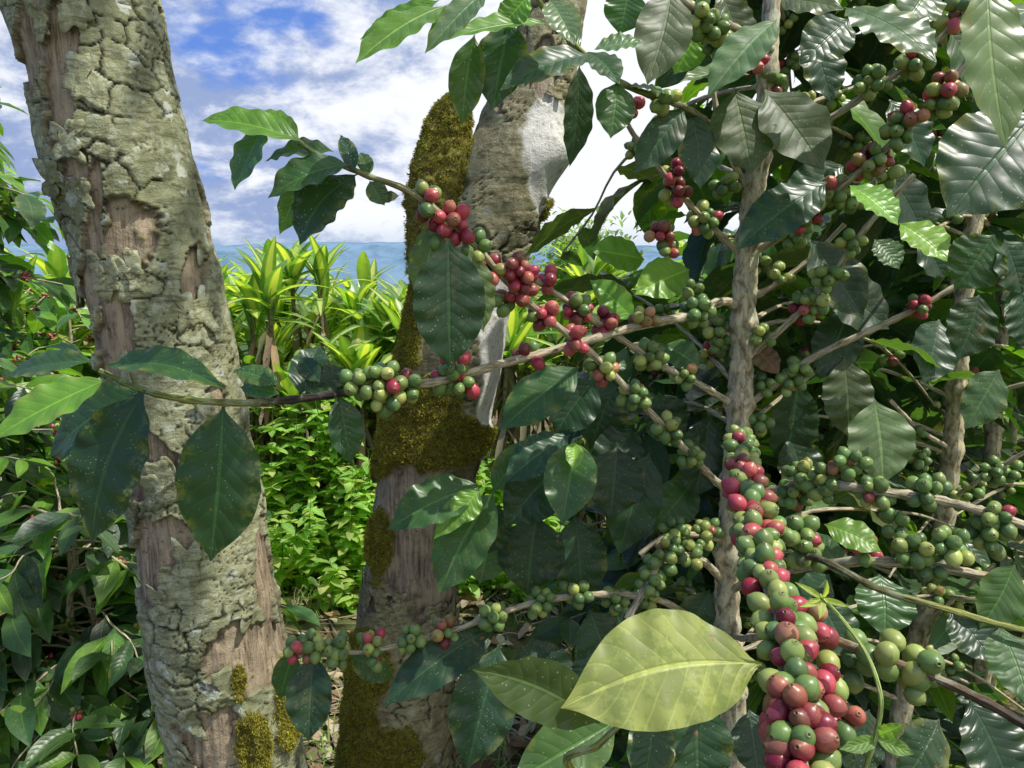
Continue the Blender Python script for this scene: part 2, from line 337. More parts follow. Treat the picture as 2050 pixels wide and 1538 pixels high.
for a in [[(1905,900,1.15),(1840,860,1.12),(1780,800,1.1)],[(1905,830,1.15),(1980,790,1.1),(2080,760,1.05)],[(1895,1010,1.15),(1960,960,1.05),(2060,900,1.0)],[(1870,1180,1.15),(1940,1200,1.0),(2060,1190,.95)],[(1800,1400,1.15),(1700,1360,1.1),(1620,1330,1.05)],[(1850,1250,1.15),(1930,1180,1.1),(1990,1130,1.05)]]:
    hb(a,.004,.0028)
def cl(px,py,n,red,r=.0075,Yo=None,sp=None):
    best=None
    for q,P in BR:
        d=np.hypot(q[:,0]-px,q[:,1]-py); i=int(d.argmin())
        if best is None or d[i]<best[0]: best=(d[i],q,P,i)
    _,q,P,i=best; Y=q[i,2] if Yo is None else Yo; j=min(i,len(P)-2)
    cluster(Be,W(px,py,Y),P[j+1]-P[j],n,red,r*random.uniform(.9,1.04),True,sp)
CL=[
(720,770,9,.0),(770,760,10,.1),(815,775,9,.2),(770,795,6,0),(905,735,6,.75),(925,765,8,.05),(893,760,5,.05),
(850,405,7,.12),(905,450,14,.95),(950,495,6,.05),(880,465,5,.1),(985,545,7,.9),(1035,545,16,.95),(1040,585,5,.9),(1100,560,4,.8),(1020,600,4,.3),
(1090,630,8,.5),(1155,620,12,.8),(1215,650,10,.8),(1285,640,7,.3),(1150,680,8,.6),(1060,715,5,.4),(1205,740,9,.15),
(1300,715,14,.0),(1370,750,10,.0),(1270,790,11,.0),(1335,855,10,0),(1385,910,10,0),(1395,620,14,.0),(1385,590,6,.1),(1435,660,10,.0),(1440,690,6,0),
(1355,390,10,.45),(1410,440,12,.05),(1345,345,6,.5),(1320,470,9,.5),(1330,500,5,.3),(1265,215,5,.8),(1450,370,8,.0),(1330,195,5,.0),
(1580,765,13,.0),(1600,735,5,0),(1840,615,10,.4),(1530,675,6,.0),(1610,620,12,.3),(1650,555,11,.0),(1700,485,9,.0),(1640,600,5,.1),(1560,550,6,.0),
(1600,440,12,.45),(1590,470,8,.1),(1660,385,13,.0),(1700,400,8,.0),(1740,325,15,.75),(1770,345,7,.1),(1800,265,12,.05),(1820,235,6,.5),(1895,180,10,.4),(1870,215,6,.1),
(1745,165,12,.0),(1830,125,9,.0),(1915,25,8,.05),(1420,55,13,.0),(1400,30,8,.0),(1510,130,6,.7),(1540,170,7,.1),(1440,90,6,0),
(620,1300,9,.0),(585,1300,6,.4),(670,1308,9,.0),(745,1290,9,.25),(750,1315,6,0),(820,1278,10,.1),(890,1265,9,.15),(990,1235,11,.05),(1080,1208,11,.0),(1155,1190,9,0),(1235,1205,10,0),(680,1290,5,.1),
(1300,1170,8,0),(1340,1100,13,0),(1400,1075,12,0),(1320,1130,10,0),(1290,1200,7,0),(1380,1110,8,0),(1420,1060,7,0),(1350,1060,10,0),
(1590,990,12,0),(1610,950,12,0),(1660,955,12,.0),(1750,985,12,.03),(1860,985,12,.0),(1920,1000,10,.0),(1990,945,9,.0),(1990,1035,10,.05),(1950,975,6,.15),(2020,940,6,.0),
(1740,1100,6,.4),(1820,1100,11,.0),(1900,1090,12,.0),(1975,1070,12,.0),(1860,1130,6,0),(1790,1050,6,0),(1970,1150,7,0),(1560,1120,9,0),(2000,1190,7,0),
(1840,920,10,.0),(1830,870,6,0),(1520,840,8,0),(1530,770,7,0),(1700,930,8,0),(1650,980,8,0),(1880,1170,6,0)]
for c in CL: cl(*c)
q11,P11=[b for b in BR if abs(b[0][0,1]-860)<1][0]
for py,n,red,r in [(885,10,.03,.0070),(905,10,.06,.0070),(935,12,.1,.0071),(970,14,.45,.0071),(1005,14,.5,.0071),(1040,15,.45,.0072),(1075,13,.4,.0072),(1110,12,.2,.0072),(1145,12,.3,.0072),(1185,9,.15,.0072),(1225,8,.1,.0072),(1270,6,.15,.0072),(1320,5,.1,.0073),(1385,9,.6,.0073),(1425,11,.75,.0074),(1475,10,.6,.0074),(1530,9,.35,.0074)]:
    i=int(np.abs(q11[:,1]-py).argmin()); Yq=q11[i,2]; px=q11[i,0]
    cluster(Be,W(px,py,Yq),P11[min(i+1,len(P11)-1)]-P11[i-1],n,red,r,True,.012)
for px,py,n,red,Y in [(1600,1065,10,0,.66),(1615,1105,8,.05,.65),(1560,1060,5,.0,.62),(1570,1230,5,.2,.47),(1635,1245,3,.5,.47),(1735,1290,3,.15,.47),(1800,1285,2,.4,.45),(1850,1322,3,.35,.45),(1800,1372,3,.0,.45),(1835,1375,3,.05,.45),(1712,1340,3,.0,.47),(1655,1350,4,.8,.44),(1570,1310,4,.0,.44),(1690,1440,3,.7,.43),(1640,1395,3,.7,.42),(1560,1430,4,.7,.42)]:
    cluster(Be,W(px,py,Y),np.array([1,.1,-.2]),n,red,.0073,True,None,.002)
def H(bx,by,tx,ty,w,Yb,Yt=None,tone='D',bend=.08,nh=(.1,-1,.5),fold=.22,curve=0,wave=.035,al=None,cup=0.):
    Yt=Yb if Yt is None else Yt; b=W(bx,by,Yb); t=W(tx,ty,Yt)
    leaf(Lf,b,t,1.1*w/F*dep((by+ty)/2,(Yb+Yt)/2)/math.cos(fold),nh,bend,10,40,jit(PAL[tone],.2),al,wave,fold,random.uniform(3.5,6.5),COF,curve+random.uniform(-.02,.02),cup+random.uniform(0,.15))
HL=[
(448,812,422,1125,160,.75,.74,'D',.05,(-.05,-1,.25),.12,-.03,.02,.15),
(290,782,185,1088,158,.74,.72,'D',.08,(-.2,-1,.35),.2,.04,.03,.15),
(285,785,98,915,120,.76,.78,'D',.1,(-.2,-1,.7),.2,.04,.03,.3),
(215,760,-15,880,92,.75,.7,'B',.1,(0,-.8,.8),.3,0,.04,.2),
(190,722,15,752,62,.76,.8,'M',.12,(0,-.7,.8),.3),
(210,735,455,782,62,.75,.68,'M',.1,(0,-.8,.8),.45,-.05,.05),
(560,770,470,740,45,.77,.8,'M',.1,(0,-.8,.8)),(640,765,600,715,40,.76,.78,'D'),(610,790,690,735,60,.77,.8,'D',.1),(560,790,480,775,35,.77,.8,'M'),
(600,792,640,690,65,.78,.84,'D',.08),
(678,790,702,928,66,.76,.76,'D',.08,(.6,-1,.1),.35),
(715,350,600,492,112,.73,.7,'D',.14,(-.3,-1,.6),.2,.06),
(700,330,536,398,92,.72,.7,'M',.2,(0,-.8,.9),.25),
(668,305,530,325,68,.73,.74,'M',.2,(0,-.7,1),.3),
(608,285,402,242,70,.72,.72,'B',.2,(0,-.8,.8),.35,-.04),
(600,280,500,225,52,.72,.76,'B',.1,(0,-.7,.9),.3),
(530,248,470,382,84,.72,.7,'M',.1,(-.6,-1,.5),.2,-.05),
(710,345,682,270,32,.72,.75,'D'),(740,352,722,305,30,.73,.75,'M'),(740,362,770,412,40,.73,.73,'M'),(800,392,748,400,24,.74,.74,'O'),
(640,320,560,470,60,.75,.78,'M',.1),
(898,478,902,742,132,.72,.71,'D',.05,(.1,-1,.3),.15,.02,.03,.8),
(878,440,838,610,80,.76,.78,'P',.05,(-.5,-1,.2),.2),(940,500,968,665,72,.76,.77,'P',.05,(.5,-1,.2),.2),
(892,12,712,128,95,.72,.66,'B',.08,(-.3,-.9,.6),.25,.03),(880,0,720,80,50,.76,.76,'B',.05),
(1095,48,888,82,62,.78,.72,'B',.1,(0,-.8,.9),.3),
(1100,0,1150,92,64,.76,.72,'P',.1,(0,-1,.6),.25),(1060,-10,1000,60,60,.76,.76,'B'),
(975,-20,850,108,64,.72,.68,'P',.08,(-.2,-1,.5),.2),(950,70,925,252,66,.76,.76,'M',.08),(1020,40,985,222,98,.78,.76,'D',.06,(-.1,-1,.3),.2),
(1185,112,1000,182,76,.79,.74,'D',.15,(.1,-.9,.7),.25),(1160,100,1100,20,44,.8,.84,'M'),
(1175,105,1240,170,60,.8,.74,'M',.1),(1190,100,1290,85,60,.8,.8,'P',.1,(0,-.7,.8)),(1235,165,1222,278,74,.82,.8,'M',.08),(1160,130,1140,335,62,.85,.86,'D',.06,(.5,-1,.2)),
(1345,-20,1295,172,104,.85,.8,'O',.06,(0,-1,.3),.2,0,.04,.9),(1260,-20,1240,70,80,.86,.86,'M'),(1400,60,1350,150,70,.95,.95,'N'),
(1370,215,1268,350,70,.86,.84,'D',.1),(1385,225,1402,380,84,.88,.86,'D',.08,(.2,-1,.3)),(1250,175,1340,190,50,.82,.82,'P',.1,(0,-.4,1)),
(1470,180,1505,350,118,.9,.86,'O',.05,(0,-1,.3),.15,0,.04,.95),(1530,180,1650,342,128,.9,.86,'O',.06,(0,-1,.5),.2,0,.04,.95),
(1555,40,1415,195,86,.88,.84,'P',.12,(-.1,-.8,.8),.25),(1500,150,1360,165,60,.9,.86,'P',.1,(0,-.7,1)),
(1560,0,1690,20,80,.8,.76,'O',.1),(1690,15,1875,125,128,.78,.7,'M',.1,(0,-.8,.8),.2),(1700,40,1600,130,90,.85,.82,'D'),
(1860,-30,1800,60,90,.85,.8,'M'),(1975,-40,2012,298,135,.62,.58,'P',.06,(.1,-.9,.7),.2,.03,.03,.3),(2090,10,1940,90,90,.7,.68,'P',.1,(0,-.6,1)),
(2075,225,1895,435,200,.68,.64,'D',.06,(-.1,-1,.5),.12,.0,.02,.2),(2060,130,1950,260,110,.72,.72,'D'),
(2060,330,1990,420,100,.8,.8,'D'),(1700,372,1798,452,76,.84,.8,'N',.12,(0,-.8,.9),.3),(1800,448,1896,524,84,.84,.8,'N',.1,(0,-.9,.8),.25),
(1655,365,1472,502,98,.9,.86,'D',.1,(0,-.9,.8),.2),(1770,340,1850,480,90,.95,.95,'D'),(1620,480,1730,640,110,.98,.96,'D'),(1750,480,1800,540,60,.9,.88,'M'),
(1990,470,1910,580,110,.85,.85,'M'),(2010,480,2045,590,100,.85,.85,'D'),(1960,590,1915,722,96,.9,.88,'D'),(2040,580,2060,700,100,.85,.85,'D'),
(1750,800,1768,972,125,.95,.92,'P',.05,(0,-1,.3),.1,0,.03,.9),(1690,715,1700,880,96,1.0,.98,'O',.06,(0,-1,.3),.2,0,.04,.9),(1600,760,1570,950,90,1.05,1.05,'D'),
(1505,690,1560,750,50,1.0,.98,'X'),(1640,560,1780,660,110,1.02,1.0,'D'),(1840,470,1890,560,80,.95,.95,'D'),
(965,972,775,1062,98,.88,.82,'M',.15,(-.1,-.8,.9),.2),(990,985,880,1190,112,.88,.84,'M',.12,(-.3,-.9,.6),.2),(958,975,868,1080,48,.86,.82,'B',.1),(960,980,905,1050,56,.85,.83,'B'),
(1140,872,1010,968,80,.9,.86,'D',.15,(0,-.8,.9)),(1155,880,1125,1052,96,.88,.82,'M',.12,(0,-.9,.7),.2),(1150,885,1148,942,34,.86,.83,'N',.1),
(1135,910,1008,1052,108,.95,.92,'D',.1),(1235,895,1222,1038,112,.95,.92,'D',.1,(0,-1,.5),.2,0,.03,.8),(1075,1030,1055,1192,122,.98,.95,'D',.1,(0,-1,.5)),(1150,1030,1165,1215,100,1.0,.97,'D',.1),
(1300,905,1238,1112,96,.98,.95,'D',.08),(985,985,1060,880,60,.95,.98,'M'),(1000,1010,960,1110,80,.95,.95,'D'),(1230,770,1180,900,90,1.05,1.05,'D'),(1310,790,1350,890,90,1.05,1.05,'D'),
(1000,1250,765,1415,92,.92,.84,'D',.15,(-.1,-.8,.9),.25),(628,1308,618,1485,84,.86,.82,'D',.08,(0,-1,.5),.3),(590,1300,560,1400,50,.87,.87,'M'),(1000,1290,935,1540,120,.9,.85,'D',.1),(1065,1275,1110,1440,120,.95,.9,'D',.1),
(960,1170,985,1050,80,.95,.98,'M'),(700,1310,790,1360,50,.9,.9,'M'),(1180,1220,1230,1350,100,1.0,.98,'D'),(1040,1300,960,1400,90,1.0,.96,'M'),
(1525,1330,1122,1418,205,.43,.40,'Y',.10,(.1,-.95,.7),.08,.08,.035,.88),
(1200,1448,945,1340,112,.42,.37,'O',-.08,(-.1,-1,.5),.4,.06,.03,.5),
(1760,1150,1770,1278,108,.7,.66,'M',.15,(0,-.8,.9),.15),(1650,1050,1765,1105,66,.75,.72,'B',.15,(0,-.8,.9)),(1660,1150,1590,1230,70,.78,.75,'D'),
(1395,1400,1400,1590,125,.6,.57,'D',.08,(0,-1,.4)),(1310,1420,1285,1580,90,.55,.52,'D',.08),(1240,1440,1020,1570,120,.5,.46,'M',.1),(1180,1300,1200,1400,90,.9,.86,'D'),
(2000,1255,2060,1420,110,.55,.5,'M',.1,(0,-.9,.7)),(1900,1220,1990,1330,90,.7,.66,'D'),(1940,1400,2030,1600,130,.6,.56,'D',.08),(1880,1440,1800,1580,100,.66,.62,'D'),(2030,1130,1960,1260,90,.7,.68,'M'),(1700,1160,1620,1060,50,.8,.85,'M'),
(1160,735,1000,862,96,.98,.94,'M',.12,(0,-.8,.8)),(1190,760,1110,870,90,1.0,.98,'D',.1),(1330,690,1400,735,60,.98,.96,'M'),(1420,830,1385,1000,96,1.05,1.02,'D',.1),(1270,850,1190,975,90,1.05,1.0,'D',.12),
(1370,1250,1470,1400,100,.95,.92,'D',.1),(1580,870,1625,1010,90,1.05,1.02,'D'),(1700,620,1640,760,90,1.03,1.0,'D',.1),(1640,1200,1700,1320,90,.85,.82,'D'),(1390,960,1310,1060,80,1.05,1.02,'M',.1),
(1620,60,1665,210,90,.98,.96,'D'),(1780,200,1850,335,90,1.0,.98,'D'),(1900,60,1965,190,90,.95,.95,'M'),(1440,-20,1485,120,80,.98,.98,'O'),(1600,180,1575,310,80,1.03,1.02,'D'),(1690,330,1560,425,80,1.03,1.0,'D'),
(1270,640,1180,560,60,1.1,1.1,'B'),(1290,520,1180,500,70,1.2,1.15,'B'),(1380,540,1270,590,80,1.15,1.1,'N'),(1440,340,1400,250,60,1.05,1.05,'M'),(1880,640,1850,770,90,1.1,1.05,'D'),(2000,740,1930,860,80,1.08,1.05,'M'),
(1420,1180,1370,1300,80,1.02,1.0,'D'),(1500,1420,1520,1560,90,.8,.76,'D'),(1740,1420,1700,1560,90,.85,.82,'D')]
for h in HL: H(*h)
# ---------- fill foliage
def ok_main(t):
    if t[0]<.0: return False
    if t[2]>1.56 and t[0]<.2+.12*random.random(): return False
    return True
def rbranch(lf,be,st,p0,az,L,elev=.35,lo=.35,tones='DDDM',pb=.4,ll=.14,nv=10,ymin=None,hi=False,red=.15,wood=WOOD,r=.0035,ok=None):
    d=np.array([math.cos(az),math.sin(az),0]); s=np.linspace(0,1,7)[:,None]; drop=random.uniform(.25,.6)
    P=p0+d*s*L+np.array([0,0,1])*(elev*s*L-drop*s*s*L)+R.randn(7,3)*.006*s
    if ok and not ok(P[-1]): return
    tube(st,cat(P,3),[r,.0018],6,wood,.3,.045)
    Pc=cat(P,6); n=max(3,int(L/.05)); side=np.array([-d[1],d[0],0])
    for k in range(n):
        f=lo*.4+(1-lo*.4)*(k+1)/n; i=min(int(f*(len(Pc)-1)),len(Pc)-1); c=Pc[i]
        if be is not None and f<.8 and random.random()<pb: cluster(be,c,Pc[i]-Pc[i-1],random.randint(4,10),red,.0072,hi)
        if f>lo or random.random()<.25:
            for sg in(-1,1):
                if random.random()<.12: continue
                l=ll*random.uniform(.7,1.2)*(1 if f<.9 else .75)
                dr=nz(side*sg*random.uniform(.5,1.)+d*random.uniform(.1,.8)+np.array([0,0,random.uniform(-1.1,.05)])+R.randn(3)*.15)
                t=c+dr*l
                if ymin and min(t[1],c[1])<ymin: continue
                if ok and not ok(t): continue
                tone=random.choice(tones) if f<.92 else random.choice(tones+'MBB')
                leaf(lf,c,t,l*random.uniform(.38,.48),np.array([0,0,1.])+R.randn(3)*.35+d*.3,random.uniform(.05,.22),4,nv,jit(PAL[tone],.3),None,.05,random.uniform(.1,.45),random.uniform(4,7),COF,random.uniform(-.06,.06))
def side_fill(lf,be,st,PAc,n,zlo,zhi,ymin,tones,azr,L=(.3,.6),pb=.3,red=.05,ok=None):
    for k in range(n):
        z=random.uniform(zlo,zhi); i=int(np.abs(PAc[:,2]-z).argmin())
        rbranch(lf,be,st,PAc[i],random.uniform(*azr),random.uniform(*L),random.uniform(.1,.6),.2,tones,pb,.135,12,ymin,True,red,ok=ok)
side_fill(Lf,Be,St,PAc,60,.35,2.35,1.03,'DDDMMOB',(math.radians(5),math.radians(155)),ok=ok_main)  # bright tone mixed in as leaf colour to imitate backlit leaves
St.build("stems",M_stem,main);Lf.build("leaves",M_leaf,main);Be.build("cherries",M_berry,main)
def plantB(pts,radii,n,azr,ymin,tones):
    e=empty("coffee_plant"); s=Acc();l=Acc();b=Acc(); P=[W(*p) for p in pts]; P.append(np.array([P[-1][0]-.02,P[-1][1]+.02,-.05])); Pc=cat(P,20)
    tube(s,Pc,radii,14,(.42,.37,.24),.5,.1,.09)
    side_fill(l,b,s,Pc,n,.3,P[0][2],ymin,tones,azr,ok=ok_main)
    s.build("stems",M_stem,e); l.build("leaves",M_leaf,e); b.build("cherries",M_berry,e)
plantB([(2000,-150,1.2),(1985,250,1.18),(1940,500,1.16),(1920,720,1.15),(1905,900,1.15),(1872,1150,1.15),(1800,1450,1.15)],[.009,.012,.013,.014,.015,.016,.018],38,(math.radians(0),math.radians(180)),1.12,'DDDMOB')
plantB([(2060,100,1.45),(2020,430,1.4),(2000,700,1.4),(1980,1000,1.4),(1960,1400,1.4)],[.009,.012,.014,.015,.017],26,(0,6.28),1.15,'DDMB')
def bush(x,y,h,Rr,n,tones,pb=.25,red=.2,zlo=.15,nst=2,nv=7,ll=.14,elev=(.1,.7),lean=0,ok=None):
    e=empty("coffee_plant"); s=Acc();l=Acc();b=Acc()
    for k in range(nst):
        ox,oy=(random.uniform(-.12,.12),random.uniform(-.1,.1)) if nst>1 else (0,0)
        P=np.array([[x+ox*(.3+.7*j/6)+lean*j/6,y+oy*(.3+.7*j/6),-.03+(h)*j/6] for j in range(7)])+R.randn(7,3)*.01; Pc=cat(P,8)
        tube(s,Pc,[.016,.006],8,WOOD,.4,.1)
        for j in range(n//nst):
            z=zlo+(h-zlo)*random.random()**.8; i=int(np.abs(Pc[:,2]-z).argmin()); f=z/h
            rbranch(l,b,s,Pc[i],random.uniform(0,6.28),Rr*random.uniform(.6,1.)*(1.05-.55*f**3),random.uniform(*elev),.35,tones,pb,ll,nv,.9,False,red,ok=ok)
    s.build("stems",M_stem,e); l.build("leaves",M_leaf,e); b.build("cherries",M_berry,e)
okm=lambda t:t[0]>.03 and not(t[2]>1.55 and t[0]<.35)
bush(.42,1.8,1.36,.55,90,'DDMM',.2,.05,ok=okm)
bush(.85,1.8,1.75,.6,80,'DDMB',.2,.1,ok=okm)
bush(1.35,1.95,2.2,.7,70,'DDMB',.15,.1)
bush(.95,2.5,1.58,.6,80,'BBNM',.1,.3)  # bushes behind get bright leaf tones, backlight put into the colour
bush(1.6,3.0,2.0,.8,80,'BBN',.1,.3)
bush(2.7,3.4,2.2,.9,70,'BM',.1,.3)
bush(-1.72,2.15,2.05,.52,120,'DMMBB',.45,.75)
bush(-1.62,2.0,.95,.42,80,'MMB',.1,.3)
okl=lambda t:t[0]<-.64
bush(-1.12,1.85,.85,.42,80,'DMMB',.1,.3,ok=okl,zlo=.05)
bush(-1.2,2.35,.75,.4,60,'MMB',.1,.3,ok=okl,zlo=.05)
bush(-2.5,3.0,2.1,.7,80,'MBN',.3,.6)
bush(-2.1,3.3,1.35,.6,60,'MBN',.3,.6)
# ================= TRUNKS =================
def trunk(name,path,Y,ztop,exposed,mossR,whiteR,mat,seed,NU=220,dz=.0031,crk=(.05,.03),bulges=(),nfl=30,cg=(.42,.5)):
    pts=[]
    for py,cx,w in path:
        c=W(cx,py,Y); pts.append((c[2],c[0],w/2/F*dep(py,Y)))
    pts.sort(); z0=pts[0]; s=(pts[1][1]-z0[1])/(pts[1][0]-z0[0]); pts=[(-.08,z0[1]+s*(-.08-z0[0]),z0[2]*1.35),(z0[0]*.4,z0[1]+s*(z0[0]*.4-z0[0]),z0[2]*1.1)]+pts
    e=pts[-1]; s=(e[1]-pts[-3][1])/(e[0]-pts[-3][0])
    if ztop>e[0]+.1: pts.append((ztop,e[1]+s*.6*(ztop-e[0]),e[2]*.72))
    a=np.array(pts); z=np.arange(-.08,a[-1,0],dz); cx=np.interp(z,a[:,0],a[:,1]); rr=np.interp(z,a[:,0],a[:,2])
    k=np.hanning(61); k/=k.sum(); pad=lambda v:np.convolve(np.pad(v,30,mode='edge'),k,'valid'); cx=pad(cx); rr=pad(rr)
    th=np.linspace(-np.pi,np.pi,NU+1); D=np.stack([np.sin(th),-np.cos(th),0*th],-1)
    C=np.stack([cx,np.full_like(z,Y)+rr*.0,z],-1)
    B=C[:,None,:]+D[None]*rr[:,None,None]
    px,py=proj(B); front=np.broadcast_to(np.cos(th)>-.05,px.shape)
    arc=th[None]*rr.mean(); Z=np.broadcast_to(z[:,None],px.shape); arc=np.broadcast_to(arc,px.shape)
    wn=fbm(B,9,seed,4)-.5; wf=fbm(B,45,seed+3,3)-.5; wg=fbm(B,22,seed+4,3)-.5
    M=(fbm(B*np.array([1,1,.6]),7,seed+5,3)-.36)*2
    Mf=np.full(px.shape,.8)
    for rx,ry,rw,rh in exposed: Mf=np.minimum(Mf,(np.sqrt(((px-rx)/rw)**2+((py-ry)/rh)**2)-1)*.6)
    M=np.where(front,Mf,M)+wn*.9+wf*.4
    plate=sstep(0,.05,M)
    a1=arc+wn*.07+wg*.05; b1_=Z+wn*.06-wg*.04
    def reg(L,nz_=.7):
        m=np.zeros(px.shape)
        for rx,ry,rw,rh in L: m=np.maximum(m,1.25-np.sqrt(((px-rx)/rw)**2+((py-ry)/rh)**2))
        return np.where(front,sstep(.15,.4,m+wn*nz_+wf*.5),0)
    moss=reg(mossR); white=reg(whiteR,.25)*(1-moss)
    f1,f2,cid=worley(a1/crk[0],b1_/crk[1],seed); edge=f2-f1
    f1b,f2b,_=worley(a1/(crk[0]*.5)+3,b1_/(crk[1]*.35),seed+2); edge2=f2b-f1b
    gate=sstep(.5,.6,fbm(B,14,seed+8,2))
    crack=np.maximum(sstep(.08,.02,edge)*sstep(cg[0],cg[1],fbm(B,15,seed+9,2)),sstep(.07,.02,edge2)*gate*.8)*plate*(1-.9*white)
    rim=plate*np.exp(-np.clip(M,0,9)/.07)
    under_shade=(1-plate)*np.exp(-np.clip(-M,0,9)/.06)
    h=plate*(.007+cid*.003*(1-white))+rim*.007-crack*.005+(fbm(B,35,seed+1,3)-.5)*.004+(fbm(B,8,seed+2,3)-.5)*.02+(1-plate)*(fbm(B*np.array([1,1,.12]),120,seed+6,3)-.5)*.006+moss*(.004+fbm(B,60,seed+7,3)*.012)
    for bx,by,brad,amt in bulges: h=h+np.where(front,amt*np.exp(-(((px-bx)**2+(py-by)**2)/brad**2)),0)
    h[:,-1]=h[:,0]
    V=B+D[None]*h[...,None]
    dark=np.clip(crack+under_shade*.7,0,1)  # cracks plus painted shade on bare wood under the plate rims
    col=np.stack([plate,dark,moss,white],-1)
    e=empty(name); acc=Acc(); uv=np.stack([arc,Z],-1); acc.add(V,faces(NU,len(z)-1),uv,col)
    fl=Acc()
    cand=np.argwhere((rim>.45)&(moss<.2)&front&(np.cos(th)[None]>.0))
    if len(cand):
        for j in range(nfl):
            iz,it=cand[R.randint(len(cand))]; ww=random.uniform(.012,.03); hh=random.uniform(.015,.045); n=9
            lift=random.uniform(.003,.009); la=random.uniform(0,6.28)
            zz=np.linspace(-hh,hh,n); aa=np.linspace(-ww,ww,n); AA,ZZ=np.meshgrid(aa,zz)
            out=1+.35*np.sin(3*np.arctan2(ZZ,AA)+la)+.2*np.sin(7*np.arctan2(ZZ,AA)+la*2)
            AA=AA*np.clip(out,.5,1.3)*.8; ZZ=ZZ*np.clip(out,.5,1.3)*.8
            zc=np.clip(z[iz]+ZZ,z[0],z[-1]); tc=th[it]+AA/rr[iz]
            rx_=np.interp(zc,z,rr)+.009+lift*np.clip((AA/ww*math.cos(la)+ZZ/hh*math.sin(la)),0,1.4)**1.5+R.randn(n,n)*.0006
            Vx=np.stack([np.interp(zc,z,cx)+np.sin(tc)*rx_,Y-np.cos(tc)*rx_,zc],-1)
            cc=np.zeros((n,n,4)); cc[...,0]=1; cc[...,1]=(R.rand(n,n)<.06)*.5
            fl.add(Vx,faces(n-1,n-1),np.stack([AA,ZZ],-1),cc)
    acc.build("trunk",mat,e)
    if fl.v:
        o=fl.build("bark_flakes",mat,e); md=o.modifiers.new("t",'SOLIDIFY'); md.thickness=.0018; md.offset=-1
    return e,V,moss,D,th,cx,rr,z
def tufts(e,V,moss,D,n,rs=(.003,.0075)):
    w=moss.ravel()**2; idx=np.flatnonzero(w>.3); idx=idx[R.randint(len(idx),size=n)]
    P=V.reshape(-1,3)[idx]+R.randn(n,3)*.0015; Dn=np.broadcast_to(D[None],V.shape).reshape(-1,3)[idx]
    n3=fbm(P,30,3,3)
    for k in range(4):
        d=Dn+R.randn(n,3)*.55; d/=np.linalg.norm(d,axis=1)[:,None]; s=np.cross(d,R.randn(n,3)); s/=np.linalg.norm(s,axis=1)[:,None]
        L=R.uniform(*rs,n)[:,None]; w_=R.uniform(.0006,.0013,n)[:,None]
        tri=np.stack([P-s*w_,P+s*w_,P+d*L+s*w_*.2],1).reshape(-1,3)
        c=np.stack([.22+.32*n3,.215+.30*n3,.035+.02*n3,np.ones(n)],-1)*R.uniform(.5,1.35,n)[:,None]
        brn=(R.rand(n)<.15)[:,None]; c=np.where(brn,np.array([.19,.13,.04,1]),c)
        A.add(tri,None,None,np.repeat(c,3,axis=0),t=np.arange(n*3).reshape(-1,3))
exp1=[(125,190,26,190),(60,70,18,130),(268,470,72,100),(236,640,34,120),(190,480,22,160),(300,935,50,60),(340,1085,52,48),(300,1130,26,90),(480,1320,75,70),(520,1150,16,110),(440,1480,70,90),(380,560,26,70),(150,330,34,40),(430,800,20,40)]
e1,V1,m1,D1,*r1=trunk("shade_tree",[(0,155,275),(100,190,262),(200,215,255),(330,237,260),(500,288,245),(700,335,238),(900,375,230),(1100,405,232),(1300,437,240),(1538,483,224)],1.25,3.6,exp1,[(560,1400,22,110),(500,1480,30,60),(475,1360,15,35)],[],M_tr1,3,crk=(.055,.04),nfl=38)
A=Acc(); tufts(e1,V1,m1,D1,3000); A.build("moss",M_moss,e1,False)
mossL=[(840,450,50,160),(815,650,42,130),(850,870,110,70),(905,870,60,60),(870,250,60,90),(765,1080,26,70),(870,340,60,120),(800,760,40,100),(740,1330,50,70),(710,1450,60,110),(790,1500,60,60),(880,780,60,40),(860,300,40,90),(770,900,30,60),(1090,440,14,50)]
e2,V2,m2,D2,*r2=trunk("shade_tree",[(-60,1130,98),(0,1115,102),(100,1090,118),(200,1062,155),(300,1035,180),(450,972,205),(600,928,192),(750,900,198),(900,862,190),(1100,828,172),(1300,812,192),(1538,797,215)],1.6,4.0,[(835,1080,170,150),(960,500,18,40),(1090,150,20,60),(1000,160,20,50)],mossL,[(1095,290,52,95),(990,680,38,150),(975,860,30,110),(1080,370,28,60)],M_tr2,21,200,.0036,(.055,.045),[(1115,310,50,.02)],14,(.47,.56))
A=Acc(); tufts(e2,V2,m2,D2,26000)
def stub():
    path=[(640,893,90),(560,884,115),(450,876,118),(350,884,108),(270,893,84),(215,905,52),(190,912,20)]
    C=cat([[*W(cx,py,1.56),w/2/F*dep(py,1.56)] for py,cx,w in path],26); NU=110; th=np.linspace(-np.pi,np.pi,NU+1); D=np.stack([np.sin(th),-np.cos(th),0*th],-1)
    B=C[:,None,:3]+D[None]*C[:,None,3:4]; m=sstep(.3,.6,fbm(B,10,5,3)+.35-.25*np.maximum(0,np.sin(th))[None])
    h=(fbm(B,30,8,4)-.5)*.025+m*fbm(B,60,9,3)*.014; h[:,-1]=h[:,0]; V=B+D[None]*h[...,None]
    col=np.stack([np.ones_like(m),sstep(.6,.7,fbm(B,40,4,3)),m,m*0],-1); a=Acc(); a.add(V,faces(NU,len(C)-1),None,col); a.build("fork",M_tr2,e2)
    tufts(e2,V,m,D,9000)
stub(); A.build("moss",M_moss,e2,False)
